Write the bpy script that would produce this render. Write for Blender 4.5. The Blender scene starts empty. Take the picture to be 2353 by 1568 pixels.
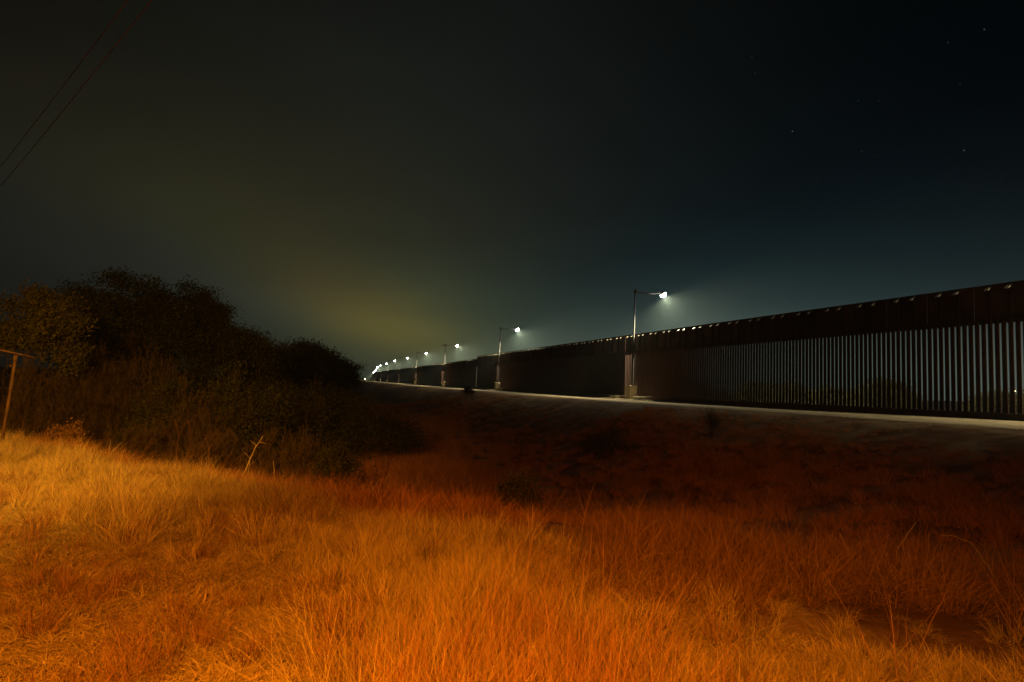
import bpy, math, random
import numpy as np
from mathutils import Vector, Matrix, Euler
R = math.radians
scene = bpy.context.scene
col = scene.collection

# ------------------------------------------------------------------ camera
FOC, CX, CY = 1390.0, 1176.5, 784.0          # focal length in photo pixels
PITCH, ROLL, EYE = math.atan(101 / FOC), 0.036, 1.6
cam_d = bpy.data.cameras.new('camera')
cam_d.sensor_width = 36.0
cam_d.lens = 36.0 * FOC / 2353.0
cam_d.clip_start, cam_d.clip_end = 0.05, 12000
cam = bpy.data.objects.new('camera', cam_d)
col.objects.link(cam)
cam.matrix_world = (Matrix.Translation((0, 0, EYE)) @ Matrix.Rotation(math.pi / 2 + PITCH, 4, 'X')
                    @ Matrix.Rotation(ROLL, 4, 'Z'))
scene.camera = cam
scene.render.resolution_x, scene.render.resolution_y = 1024, 682
CM = np.array(cam.matrix_world.to_3x3())


def ray(px, py):
    return CM @ np.array([(px - CX) / FOC, -(py - CY) / FOC, -1.0])


def at(px, py, Y):
    r = ray(px, py)
    p = np.array([0, 0, EYE]) + r * Y / r[1]
    return float(p[0]), float(p[1]), float(p[2])


# ------------------------------------------------------------------ exposure
scene.view_settings.view_transform = 'Standard'
scene.view_settings.look = 'None'
scene.view_settings.exposure = 0.0
scene.view_settings.gamma = 1.0
scene.cycles.max_bounces = 6
scene.cycles.volume_bounces = 0
scene.cycles.diffuse_bounces = 2
scene.cycles.transparent_max_bounces = 8
scene.cycles.use_denoising = True
scene.cycles.sample_clamp_indirect = 4.0

# ------------------------------------------------------------------ night sky: glow of the town under thin cloud
world = bpy.data.worlds.new('World')
scene.world = world
world.use_nodes = True
wt = world.node_tree
wt.nodes.clear()
wout = wt.nodes.new('ShaderNodeOutputWorld')
wbg = wt.nodes.new('ShaderNodeBackground')
wt.links.new(wbg.outputs[0], wout.inputs[0])


def wmath(op, a, b=None, c=None):
    n = wt.nodes.new('ShaderNodeMath')
    n.operation = op
    for i, v in enumerate((a, b, c)):
        if v is None:
            continue
        if isinstance(v, (int, float)):
            n.inputs[i].default_value = v
        else:
            wt.links.new(v, n.inputs[i])
    return n.outputs[0]


tc = wt.nodes.new('ShaderNodeTexCoord')
sep = wt.nodes.new('ShaderNodeSeparateXYZ')
wt.links.new(tc.outputs['Generated'], sep.inputs[0])
az = wmath('ARCTAN2', sep.outputs[0], sep.outputs[1])
el = wmath('ARCSINE', sep.outputs[2])
# slow warp so that the cloud bands have uneven edges
nz = wt.nodes.new('ShaderNodeTexNoise')
mp = wt.nodes.new('ShaderNodeMapping')
mp.inputs['Rotation'].default_value = (0, R(22), R(10))
mp.inputs['Scale'].default_value = (1.2, 1.2, 4.0)
wt.links.new(tc.outputs['Generated'], mp.inputs[0])
wt.links.new(mp.outputs[0], nz.inputs['Vector'])
nz.inputs['Scale'].default_value = 1.6
nz.inputs['Detail'].default_value = 5
nz.inputs['Roughness'].default_value = 0.55
warp = wmath('MULTIPLY', wmath('SUBTRACT', nz.outputs['Fac'], 0.5), 0.07)
elw = wmath('ADD', el, warp)
SKY_BASE = (0.0012, 0.0020, 0.0025)
SKY = [
    (0.5875, 0.0169, 0.500, 0.090, 0.00, (0.07140, 0.09268, 0.07452)),
    (-0.1837, 0.0853, 0.120, 0.050, -0.25, (0.06267, 0.04394, -0.00120)),
    (-0.2545, 0.1197, 0.140, 0.060, -0.40, (0.01472, -0.00120, -0.00120)),
    (-0.1975, 0.0810, 0.200, 0.100, 0.00, (0.03050, 0.04053, 0.01717)),
    (-0.1975, 0.0810, 0.450, 0.250, -0.35, (0.01771, 0.01244, 0.00048)),
    (-0.4010, 0.1747, 0.280, 0.090, -0.35, (0.00498, 0.00852, 0.00166)),
    (-0.5778, 0.2538, 0.350, 0.120, -0.25, (0.00486, 0.00339, 0.00262)),
    (-0.6886, 0.1359, 0.280, 0.120, -0.35, (0.00296, 0.00483, 0.00637)),
    (-0.3961, 0.0956, 0.200, 0.060, -0.40, (-0.00120, -0.00120, 0.00643)),
    (-0.7305, 0.3904, 0.700, 0.350, 0.00, (-0.00120, -0.00120, -0.00120)),
    (-0.2121, 0.3609, 0.500, 0.300, 0.00, (0.00706, 0.00900, 0.00762)),
    (0.0001, 0.0610, 0.500, 0.120, 0.00, (-0.00120, -0.00120, -0.00120)),
    (0.3613, 0.0698, 0.600, 0.150, 0.00, (-0.00039, 0.01516, 0.02194)),
    (0.6816, 0.0701, 0.500, 0.200, 0.00, (0.00439, 0.00104, 0.00060)),
    (0.3599, 0.2368, 0.600, 0.250, 0.00, (-0.00055, 0.00101, 0.00225)),
    (0.7119, 0.4855, 0.600, 0.400, 0.00, (-0.00120, -0.00120, -0.00120)),
]
#SKYFIT
acc = None


def wcol(c):
    n = wt.nodes.new('ShaderNodeCombineXYZ')
    for i in range(3):
        n.inputs[i].default_value = c[i]
    return n.outputs[0]


def wvec(op, a, b):
    n = wt.nodes.new('ShaderNodeVectorMath')
    n.operation = op
    wt.links.new(a, n.inputs[0])
    if op == 'SCALE':
        wt.links.new(b, n.inputs['Scale'])
    else:
        wt.links.new(b, n.inputs[1])
    return n.outputs[0]


acc = wcol(SKY_BASE)
for (u, v, su, sv, rot, c3) in SKY:
    du = wmath('SUBTRACT', az, u)
    dv = wmath('SUBTRACT', elw, v)
    ca, sa = math.cos(rot), math.sin(rot)
    p = wmath('DIVIDE', wmath('ADD', wmath('MULTIPLY', du, ca), wmath('MULTIPLY', dv, sa)), su)
    q = wmath('DIVIDE', wmath('SUBTRACT', wmath('MULTIPLY', dv, ca), wmath('MULTIPLY', du, sa)), sv)
    g = wmath('EXPONENT', wmath('MULTIPLY', wmath('ADD', wmath('MULTIPLY', p, p), wmath('MULTIPLY', q, q)), -1.0))
    acc = wvec('ADD', acc, wvec('SCALE', wcol(c3), g))
mx = wt.nodes.new('ShaderNodeVectorMath')
mx.operation = 'MAXIMUM'
wt.links.new(acc, mx.inputs[0])
mx.inputs[1].default_value = (0.0002, 0.0005, 0.0008)
acc = mx.outputs[0]
nz2 = wt.nodes.new('ShaderNodeTexNoise')
wt.links.new(mp.outputs[0], nz2.inputs['Vector'])
nz2.inputs['Scale'].default_value = 4.0
nz2.inputs['Detail'].default_value = 4
acc = wvec('SCALE', acc, wmath('ADD', wmath('MULTIPLY', nz2.outputs['Fac'], 0.24), 0.88))
for (px, py, b, tint) in [(2215, 346, .55, (.8, .7, 1)), (1821, 302, .6, (1, .9, .6)), (2025, 621, .3, (.9, 1, 1)), (2262, 68, .5, (.5, .7, 1)),
                          (1660, 263, .12, (1, 1, 1)), (1972, 232, .12, (1, 1, 1)), (2019, 232, .10, (1, 1, 1)), (1980, 348, .16, (1, 1, 1)),
                          (2016, 359, .14, (1, .6, .4)), (2178, 98, .14, (1, 1, 1)), (1856, 218, .08, (1, 1, 1)), (1878, 410, .14, (1, 1, 1)),
                          (343, 331, .12, (1, 1, .8)), (1735, 168, .09, (1, 1, 1)), (2302, 538, .12, (1, 1, 1)), (1450, 425, .10, (1, 1, 1)), (2046, 562, .12, (1, 1, 1)),
                          (1728, 131, .1, (1, 1, 1)), (2206, 192, .09, (1, 1, 1)), (2300, 405, .08, (1, 1, 1)), (1620, 485, .07, (1, 1, 1)), (412, 567, .06, (1, 1, .8))]:
    r_ = ray(px, py)
    r_ /= np.linalg.norm(r_)
    dd = wt.nodes.new('ShaderNodeVectorMath')
    dd.operation = 'DISTANCE'
    wt.links.new(tc.outputs['Generated'], dd.inputs[0])
    dd.inputs[1].default_value = tuple(float(v) for v in r_)
    lt = wmath('LESS_THAN', dd.outputs['Value'], 0.0008)
    acc = wvec('ADD', acc, wvec('SCALE', wcol(tuple(b * 0.15 * v for v in tint)), lt))
wt.links.new(acc, wbg.inputs['Color'])
wbg.inputs['Strength'].default_value = 1.0

# ------------------------------------------------------------------ lamps outside the frame: the two sodium street lights behind the photographer


def off_light(name, loc, target, colour, power, radius, cone, blend):
    d = bpy.data.lights.new(name, 'SPOT')
    d.color, d.energy, d.shadow_soft_size = colour, power, radius
    d.spot_size, d.spot_blend = R(cone), blend
    o = bpy.data.objects.new(name, d)
    o.location = loc
    o.rotation_euler = (Vector(target) - Vector(loc)).to_track_quat('-Z', 'Y').to_euler()
    col.objects.link(o)
    return o


off_light('amber_street_light', (-5.5, -1.0, 4.9), (-9.0, 8.6, 0.0), (1.0, 0.43, 0.03), 11000, 0.15, 68, 1.0)
off_light('orange_street_light', (-0.9, -0.9, 3.8), (-1.4, 3.0, 0.0), (1.0, 0.275, 0.006), 3200, 0.12, 124, 1.0)


# ------------------------------------------------------------------ wall frame: s runs along the wall, w away from it towards the camera
T = np.array([-0.28421389, 0.9587609])
N = np.array([-0.9587609, -0.28421389])
W0 = 26.216
LAMP_SZ = [(4.0, 10.5), (49.0, 10.49), (94.5, 10.78), (143.5, 10.73), (193.5, 10.88), (243, 10.99), (293, 11.18), (337, 10.97), (379, 10.8),
           (420, 10.6), (462, 10.6), (505, 10.6), (548, 10.6), (590, 10.6), (633, 10.6), (676, 10.6), (720, 10.6), (764, 10.6), (808, 10.6), (852, 10.6), (896, 10.6)]
BEND_S, BEND = 395.0, 0.058


def sw(s, w):
    """world x, y of wall coordinates (numpy ok); the wall line bends a little to the right far away"""
    s = np.asarray(s, float)
    w = np.asarray(w, float)
    w2 = w - np.maximum(0, s - BEND_S) * BEND
    return s * T[0] + (w2 - W0) * N[0], s * T[1] + (w2 - W0) * N[1]


def to_sw(x, y):
    s = x * T[0] + y * T[1]
    w = x * N[0] + y * N[1] + W0
    return s, w + np.maximum(0, s - BEND_S) * BEND


ZB_S = [-2000, 0, 17, 35, 50, 95, 145, 195, 243, 295, 3000]
ZB_Z = [1.0, 1.0, 0.90, 0.78, 0.72, 0.68, 0.62, 0.74, 0.83, 0.90, 0.95]


def zb(s):
    return np.interp(s, ZB_S, ZB_Z)


def ss(a, b, x):
    t = np.clip((np.asarray(x, float) - a) / (b - a), 0, 1)
    return t * t * (3 - 2 * t)


rng = np.random.default_rng(7)
_lat = rng.random((256, 256))


def vnoise(x, y, f):
    x = np.asarray(x, float) * f + 1000.3
    y = np.asarray(y, float) * f + 1000.7
    xi, yi = np.floor(x).astype(int), np.floor(y).astype(int)
    fx, fy = x - xi, y - yi
    fx, fy = fx * fx * (3 - 2 * fx), fy * fy * (3 - 2 * fy)
    g = lambda a, b: _lat[a % 256, b % 256]
    return ((g(xi, yi) * (1 - fx) + g(xi + 1, yi) * fx) * (1 - fy) + (g(xi, yi + 1) * (1 - fx) + g(xi + 1, yi + 1) * fx) * fy) * 2 - 1


def ground_z(x, y):
    x, y = np.asarray(x, float), np.asarray(y, float)
    s, w = to_sw(x, y)
    q = (y + 0.66 * x - 5.0) / 1.2
    D = 0.45 + 1.15 * ss(7, 15, s)
    S1 = ss(0, 6, q)
    S2 = 1 - ss(9.6, 19, w)
    near = S2 * zb(s) + (1 - S2) * (-D * S1)
    F = ss(200, 380, s)
    near = near * (1 - F) + zb(s) * F
    rough = ss(9.6, 12, w) * (1 - ss(60, 120, np.hypot(x, y)))
    near = near + rough * (0.04 * vnoise(x, y, 0.45) + 0.02 * vnoise(x, y, 1.3) + 0.012 * vnoise(x, y, 4.1))
    far = zb(s) - 1.2 * ss(2, 14, -w)
    return np.where(w >= 0, near, far)


# ------------------------------------------------------------------ helpers
class MB:
    def __init__(self):
        self.v, self.f, self.sm = [], [], []
        self.n = 0

    def add(self, verts, faces, smooth=False):
        self.v.append(np.asarray(verts, float))
        self.f += [tuple(i + self.n for i in f) for f in faces]
        self.sm += [smooth] * len(faces)
        self.n += len(verts)

    def box(self, c, size, rot=None):
        sx, sy, sz = [k / 2 for k in size]
        p = np.array([(x, y, z) for x in (-sx, sx) for y in (-sy, sy) for z in (-sz, sz)])
        if rot is not None:
            p = p @ np.array(rot.to_3x3()).T
        self.add(p + np.array(c), [(0, 1, 3, 2), (4, 6, 7, 5), (0, 4, 5, 1), (2, 3, 7, 6), (0, 2, 6, 4), (1, 5, 7, 3)])

    def tube(self, pts, rad, k=8, cap=True):
        pts = [np.asarray(p, float) for p in pts]
        if not hasattr(rad, '__len__'):
            rad = [rad] * len(pts)
        V = []
        up = np.array([0, 0, 1.0])
        d = pts[1] - pts[0]
        d /= np.linalg.norm(d) + 1e-12
        a = np.cross(d, up) if abs(d[2]) < 0.9 else np.cross(d, np.array([1.0, 0, 0]))
        for i, p in enumerate(pts):
            d = pts[min(i + 1, len(pts) - 1)] - pts[max(i - 1, 0)]
            d /= np.linalg.norm(d) + 1e-12
            a = a - d * (a @ d)
            a /= np.linalg.norm(a) + 1e-12
            b = np.cross(d, a)
            for j in range(k):
                t = 2 * math.pi * j / k
                V.append(p + rad[i] * (math.cos(t) * a + math.sin(t) * b))
        F = []
        for i in range(len(pts) - 1):
            for j in range(k):
                j2 = (j + 1) % k
                F.append((i * k + j, i * k + j2, (i + 1) * k + j2, (i + 1) * k + j))
        if cap:
            F.append(tuple(range(k - 1, -1, -1)))
            F.append(tuple((len(pts) - 1) * k + j for j in range(k)))
        self.add(V, F, True)

    def lathe(self, prof, k=20, c=(0, 0, 0), rot=None):
        V, F = [], []
        for (r, z) in prof:
            for j in range(k):
                t = 2 * math.pi * j / k
                V.append((r * math.cos(t), r * math.sin(t), z))
        V = np.array(V)
        if rot is not None:
            V = V @ np.array(rot.to_3x3()).T
        for i in range(len(prof) - 1):
            for j in range(k):
                j2 = (j + 1) % k
                F.append((i * k + j, i * k + j2, (i + 1) * k + j2, (i + 1) * k + j))
        self.add(V + np.array(c), F, True)

    def build(self, name, m, parent=None, bevel=0):
        me = bpy.data.meshes.new(name)
        V = np.concatenate(self.v) if self.v else np.zeros((0, 3))
        me.from_pydata(V.tolist(), [], self.f)
        me.polygons.foreach_set('use_smooth', self.sm)
        me.materials.append(m)
        o = bpy.data.objects.new(name, me)
        col.objects.link(o)
        if bevel:
            md = o.modifiers.new('b', 'BEVEL')
            md.width = bevel
            md.segments = 2
        if parent is not None:
            o.parent = parent
        return o


def quads_mesh(name, V, F, m, parent=None, tone=None, smooth=False, link=True):
    """fast mesh from numpy arrays; F is (n,4)"""
    me = bpy.data.meshes.new(name)
    V = np.asarray(V, np.float32)
    F = np.asarray(F, np.int32)
    k = F.shape[1]
    me.vertices.add(len(V))
    me.vertices.foreach_set('co', V.ravel())
    me.loops.add(F.size)
    me.loops.foreach_set('vertex_index', F.ravel())
    me.polygons.add(len(F))
    me.polygons.foreach_set('loop_start', np.arange(0, F.size, k, dtype=np.int32))
    me.polygons.foreach_set('loop_total', np.full(len(F), k, np.int32))
    me.update(calc_edges=True)
    if smooth:
        me.polygons.foreach_set('use_smooth', np.ones(len(F), bool))
    if tone is not None:
        at_ = me.attributes.new('tone', 'FLOAT', 'POINT')
        at_.data.foreach_set('value', np.asarray(tone, np.float32))
    me.materials.append(m)
    o = bpy.data.objects.new(name, me)
    if link:
        col.objects.link(o)
    if parent is not None:
        o.parent = parent
    return o


def tag(o, label=None, cat=None, group=None, kind=None):
    if label:
        o['label'] = label
    if cat:
        o['category'] = cat
    if group:
        o['group'] = group
    if kind:
        o['kind'] = kind
    return o


def empty(name, loc, rz=0.0):
    o = bpy.data.objects.new(name, None)
    o.location = loc
    o.rotation_euler = (0, 0, rz)
    o.empty_display_size = 0.2
    col.objects.link(o)
    return o


def copy_tree(o, parent=None):
    c = o.copy()
    col.objects.link(c)
    c.parent = parent
    for ch in list(o.children):
        copy_tree(ch, c)
    return c


# ------------------------------------------------------------------ materials
def mat(name, c1, c2=None, rough=0.8, scale=5.0, metal=0.0, bump=0.0, bscale=40.0, stretch=None, coord='Object', spec=0.3, detail=6, trans=0.0, tone=False, extra=None):
    m = bpy.data.materials.new(name)
    m.use_nodes = True
    nt = m.node_tree
    b = nt.nodes['Principled BSDF']
    b.inputs['Roughness'].default_value = rough
    b.inputs['Metallic'].default_value = metal
    b.inputs['Specular IOR Level'].default_value = spec
    L = nt.links.new
    t = nt.nodes.new('ShaderNodeTexCoord')
    src = t.outputs[coord]
    if stretch:
        mpn = nt.nodes.new('ShaderNodeMapping')
        mpn.inputs['Scale'].default_value = stretch
        L(src, mpn.inputs[0])
        src = mpn.outputs[0]
    colsock = None
    if c2 is None:
        b.inputs['Base Color'].default_value = (*c1, 1)
    else:
        n = nt.nodes.new('ShaderNodeTexNoise')
        n.inputs['Scale'].default_value = scale
        n.inputs['Detail'].default_value = detail
        n.inputs['Roughness'].default_value = 0.65
        L(src, n.inputs['Vector'])
        cr = nt.nodes.new('ShaderNodeValToRGB')
        cr.color_ramp.elements[0].position = 0.32
        cr.color_ramp.elements[0].color = (*c1, 1)
        cr.color_ramp.elements[1].position = 0.68
        cr.color_ramp.elements[1].color = (*c2, 1)
        if tone:
            a = nt.nodes.new('ShaderNodeAttribute')
            a.attribute_name = 'tone'
            oi = nt.nodes.new('ShaderNodeObjectInfo')
            mm = nt.nodes.new('ShaderNodeMath')
            mm.operation = 'MULTIPLY_ADD'
            L(oi.outputs['Random'], mm.inputs[0])
            mm.inputs[1].default_value = 0.55
            L(a.outputs['Fac'], mm.inputs[2])
            L(mm.outputs[0], cr.inputs[0])
            cr.color_ramp.elements[0].position = 0.0
            cr.color_ramp.elements[1].position = 1.25
        else:
            L(n.outputs['Fac'], cr.inputs[0])
        colsock = cr.outputs[0]
        if extra:                                    # a second, larger patch colour
            n3 = nt.nodes.new('ShaderNodeTexNoise')
            n3.inputs['Scale'].default_value = extra[1]
            n3.inputs['Detail'].default_value = 5
            L(src, n3.inputs['Vector'])
            r3 = nt.nodes.new('ShaderNodeValToRGB')
            r3.color_ramp.elements[0].position = 0.45
            r3.color_ramp.elements[1].position = 0.6
            L(n3.outputs['Fac'], r3.inputs[0])
            mix = nt.nodes.new('ShaderNodeMix')
            mix.data_type = 'RGBA'
            L(r3.outputs[0], mix.inputs[0])
            L(colsock, mix.inputs[6])
            mix.inputs[7].default_value = (*extra[0], 1)
            colsock = mix.outputs[2]
        L(colsock, b.inputs['Base Color'])
    if bump:
        n2 = nt.nodes.new('ShaderNodeTexNoise')
        n2.inputs['Scale'].default_value = bscale
        n2.inputs['Detail'].default_value = 8
        n2.inputs['Roughness'].default_value = 0.7
        L(src, n2.inputs['Vector'])
        bp = nt.nodes.new('ShaderNodeBump')
        bp.inputs['Strength'].default_value = bump
        bp.inputs['Distance'].default_value = 0.05
        L(n2.outputs['Fac'], bp.inputs['Height'])
        L(bp.outputs[0], b.inputs['Normal'])
    if trans:
        tr = nt.nodes.new('ShaderNodeBsdfTranslucent')
        ms = nt.nodes.new('ShaderNodeMixShader')
        ms.inputs[0].default_value = trans
        if colsock:
            L(colsock, tr.inputs[0])
        else:
            tr.inputs[0].default_value = (*c1, 1)
        L(b.outputs[0], ms.inputs[1])
        L(tr.outputs[0], ms.inputs[2])
        L(ms.outputs[0], nt.nodes['Material Output'].inputs['Surface'])
    return m


def emit(name, c, strength):
    m = bpy.data.materials.new(name)
    m.use_nodes = True
    b = m.node_tree.nodes['Principled BSDF']
    b.inputs['Base Color'].default_value = (0.8, 0.8, 0.8, 1)
    b.inputs['Emission Color'].default_value = (*c, 1)
    b.inputs['Emission Strength'].default_value = strength
    return m


M = dict(
    soil=mat('soil', (0.085, 0.038, 0.02), (0.18, 0.10, 0.055), 0.95, 2.2, bump=0.7, bscale=9, spec=0.1, extra=((0.26, 0.17, 0.095), 0.7)),
    gravel=mat('caliche_gravel', (0.28, 0.225, 0.14), (0.48, 0.39, 0.25), 0.95, 14, bump=0.8, bscale=30, spec=0.1, extra=((0.27, 0.205, 0.125), 1.1)),
    steel=mat('weathered_steel', (0.024, 0.010, 0.007), (0.048, 0.020, 0.013), 0.75, 3.0, bump=0.25, bscale=25, stretch=(1, 1, 0.35)),
    plate=mat('weathered_plate', (0.032, 0.014, 0.009), (0.065, 0.028, 0.017), 0.7, 0.9, bump=0.2, bscale=8, extra=((0.08, 0.032, 0.016), 0.45)),
    lug=mat('galvanised_lug', (0.32, 0.27, 0.2), (0.5, 0.44, 0.34), 0.5, 9),
    footing=mat('footing_concrete', (0.13, 0.10, 0.075), (0.22, 0.17, 0.13), 0.9, 3, bump=0.4, bscale=20),
    concrete=mat('concrete', (0.34, 0.30, 0.20), (0.50, 0.44, 0.31), 0.9, 2.5, bump=0.4, bscale=18, extra=((0.2, 0.17, 0.13), 1.2)),
    galv=mat('galvanised_pole', (0.028, 0.027, 0.024), (0.055, 0.052, 0.045), 0.65, 4, metal=0.0, stretch=(1, 1, 0.2)),
    housing=mat('lamp_housing', (0.12, 0.12, 0.12), (0.18, 0.18, 0.17), 0.5, 6, metal=0.4),
    lens=emit('lamp_lens', (1.0, 0.97, 0.88), 300),
    rust=mat('rusty_pipe', (0.05, 0.024, 0.012), (0.16, 0.09, 0.045), 0.8, 16, stretch=(1, 1, 0.4)),
    bark=mat('bark', (0.07, 0.05, 0.035), (0.15, 0.11, 0.075), 0.9, 9, bump=0.5, bscale=30, stretch=(1, 1, 0.3)),
    twig=mat('dry_twig', (0.05, 0.032, 0.02), (0.12, 0.075, 0.045), 0.9, 4),
    leaf=mat('dark_leaf', (0.020, 0.026, 0.009), (0.062, 0.070, 0.022), 0.6, 2, trans=0.3, tone=True),
    leaf_pale=mat('lamplit_leaf', (0.035, 0.038, 0.014), (0.12, 0.105, 0.035), 0.6, 2, trans=0.35, tone=True),  # lamplight on the small left tree, put into a paler leaf colour
    leaf_scrub=mat('scrub_leaf', (0.025, 0.03, 0.010), (0.06, 0.065, 0.02), 0.6, 2, trans=0.3, tone=True),
    straw=mat('dry_straw', (0.10, 0.062, 0.028), (0.62, 0.47, 0.25), 0.75, 3, trans=0.15, tone=True, spec=0.08),
    straw_red=mat('reddish_straw', (0.13, 0.055, 0.03), (0.60, 0.31, 0.16), 0.75, 3, trans=0.2, tone=True, spec=0.08),
    weed=mat('dead_weed', (0.08, 0.036, 0.018), (0.32, 0.17, 0.085), 0.85, 3, tone=True, spec=0.08),
    field=mat('field_straw', (0.11, 0.044, 0.018), (0.58, 0.26, 0.11), 0.85, 3, trans=0.15, tone=True, spec=0.08),
    litter=mat('straw_litter', (0.22, 0.14, 0.07), (0.52, 0.40, 0.22), 0.85, 3, tone=True, spec=0.08),
    stalk=mat('pale_dead_stalk', (0.30, 0.22, 0.13), (0.48, 0.36, 0.22), 0.8, 12),
    stone=mat('limestone', (0.36, 0.30, 0.2), (0.52, 0.45, 0.32), 0.9, 8, bump=0.4, bscale=14),
    wire=mat('bare_wire', (0.3, 0.16, 0.09), (0.36, 0.2, 0.12), 0.5, 2),
    red=emit('red_beacon', (1.0, 0.02, 0.01), 40),
    yard=emit('yard_lamp', (1.0, 0.75, 0.25), 25),
    cam=mat('camera_housing', (0.35, 0.35, 0.32), (0.5, 0.5, 0.46), 0.5, 5),
)

# ------------------------------------------------------------------ ground and road


def graded(lo, hi, fine_lo, fine_hi, step, grow):
    a = list(np.arange(fine_lo, fine_hi + 1e-6, step))
    v, d = a[-1], step
    while v < hi:
        d *= grow
        v += d
        a.append(v)
    v, d = a[0], step
    b = []
    while v > lo:
        d *= grow
        v -= d
        b.append(v)
    return np.array(b[::-1] + a)


S_ = graded(-900, 3500, -2, 40, 0.22, 1.045)
W_ = graded(-3500, 3500, 0.0, 32, 0.22, 1.07)
W_ = np.unique(np.concatenate([W_, [0.0]]))
gs, gw = np.meshgrid(S_, W_, indexing='ij')
gx, gy = sw(gs, gw)
V = np.stack([gx, gy, ground_z(gx, gy)], -1).reshape(-1, 3)
ns, nw = len(S_), len(W_)
i, j = np.meshgrid(np.arange(ns - 1), np.arange(nw - 1), indexing='ij')
a0 = (i * nw + j).ravel()
F = np.stack([a0, a0 + nw, a0 + nw + 1, a0 + 1], -1)
g_ob = quads_mesh('ground', V, F, M['soil'], smooth=True)
tag(g_ob, kind='structure')

rs = np.concatenate([np.arange(-30, 120, 0.5), np.arange(120, 1000, 6.0)])
rw = np.array([0.24, 2.0, 4.5, 7.0, 9.2])
V = []
for s_ in rs:
    for k_, w_ in enumerate(rw):
        ww = w_ + (0.25 * float(vnoise(s_, 3.0, 0.25)) + 0.10 * float(vnoise(s_, 9.0, 1.1)) if k_ == 4 else 0)
        x_, y_ = sw(s_, ww)
        V.append((float(x_), float(y_), float(zb(s_)) + 0.012))
V = np.array(V)
nr = len(rw)
i, j = np.meshgrid(np.arange(len(rs) - 1), np.arange(nr - 1), indexing='ij')
a0 = (i * nr + j).ravel()
road = quads_mesh('road', V, np.stack([a0, a0 + nr, a0 + nr + 1, a0 + 1], -1), M['gravel'], smooth=True)
tag(road, kind='structure')

# ------------------------------------------------------------------ border wall
PITCH_B, BW, BD = 0.267, 0.160, 0.075
WALL_RZ = math.atan2(T[1], T[0]) - math.pi / 2        # local y along the wall, local x = -N (away from the camera)
GAP_TOP, S_STEP, S_START = 4.85, 111.0, 14.0


def wall_pt(s, w, z):
    x_, y_ = sw(s, w)
    return float(x_), float(y_), float(z)


RW = Matrix.Rotation(WALL_RZ, 4, 'Z')


def top_near(s):
    return 6.5 + (s - 17) * (0.3 / 93)


def wall_thing(name, s0, s1, label):
    x_, y_ = sw(s0, 0)
    e = empty(name, (float(x_), float(y_), float(zb(s0))))
    return tag(e, label, 'wall')


def finish(mb, name, m, parent, bevel=0):
    """build in world coordinates and hang under a parent that sits away from the origin"""
    o = mb.build(name, m, None, bevel)
    o.parent = parent
    o.matrix_parent_inverse = Matrix.Translation(parent.location).inverted()
    return o


near = wall_thing('border_wall', S_START, S_STEP, 'tall rust brown border wall of steel bollards with solid plates along the top, the near section')
farw = wall_thing('border_wall', S_STEP, 900, 'lower far section of the rust brown border wall beyond the step in its top')


def footing(s0, s1, step):
    mb = MB()
    S = np.arange(s0, s1 + step * 0.5, step)
    V, F = [], []
    for s_ in S:
        zz = float(zb(s_))
        for (w_, z_) in ((0.24, zz - 0.4), (0.235, zz + 0.27), (0.21, zz + 0.30), (-0.22, zz + 0.30), (-0.24, zz - 0.4)):
            V.append(wall_pt(s_, w_, z_))
    for i_ in range(len(S) - 1):
        for j_ in range(4):
            F.append((i_ * 5 + j_, i_ * 5 + j_ + 1, i_ * 5 + 5 + j_ + 1, i_ * 5 + 5 + j_))
    F += [(0, 1, 2, 3, 4), tuple(len(V) - 1 - q_ for q_ in range(5))]
    mb.add(V, F)
    return mb


finish(footing(S_START - 0.2, S_STEP, 1.5), 'concrete_footing', M['footing'], near)
finish(footing(S_STEP, 900, 8), 'concrete_footing', M['footing'], farw)

# bollards: posts 0 and 3 of each eight-bar panel run up the front of the plate
n_b = int((S_STEP - S_START) / PITCH_B)
first, firstl, rest = [], [], MB()


def bar_mesh(h):
    mb = MB()
    mb.box((0, 0, h / 2), (BD, BW, h))
    return mb


short_proto = long_proto = None
S_OFF = 18.344 - 3 * PITCH_B                       # long posts stand where the lugs are seen
k0 = int(math.floor((S_START - S_OFF) / PITCH_B))
cnt = 0
lug_s = []
for kk in range(k0, k0 + n_b):
    s_ = S_OFF + kk * PITCH_B
    ph = kk % 8
    long_ = ph in (0, 3)
    if long_:
        lug_s.append(s_)
    base = float(zb(s_)) + 0.28
    h_ = (top_near(s_) - 0.12 if long_ else GAP_TOP + 0.2) - base
    if 15.9 < s_ and cnt < 100:
        cnt += 1
        mb = MB()
        mb.box((0, 0, h_ / 2), (BD, BW, h_))
        loc = wall_pt(s_, 0.045, base)
        o = mb.build('bollard', M['steel'], near, 0.008)
        o.location = Vector(loc) - near.location
        o.rotation_euler = (0, 0, WALL_RZ)
    else:
        c_ = wall_pt(s_, 0.045, base + h_ / 2)
        rest.box(c_, (BD, BW, h_), RW)
o = finish(rest, 'bollard', M['steel'], near)
o['kind'] = 'stuff'

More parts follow.
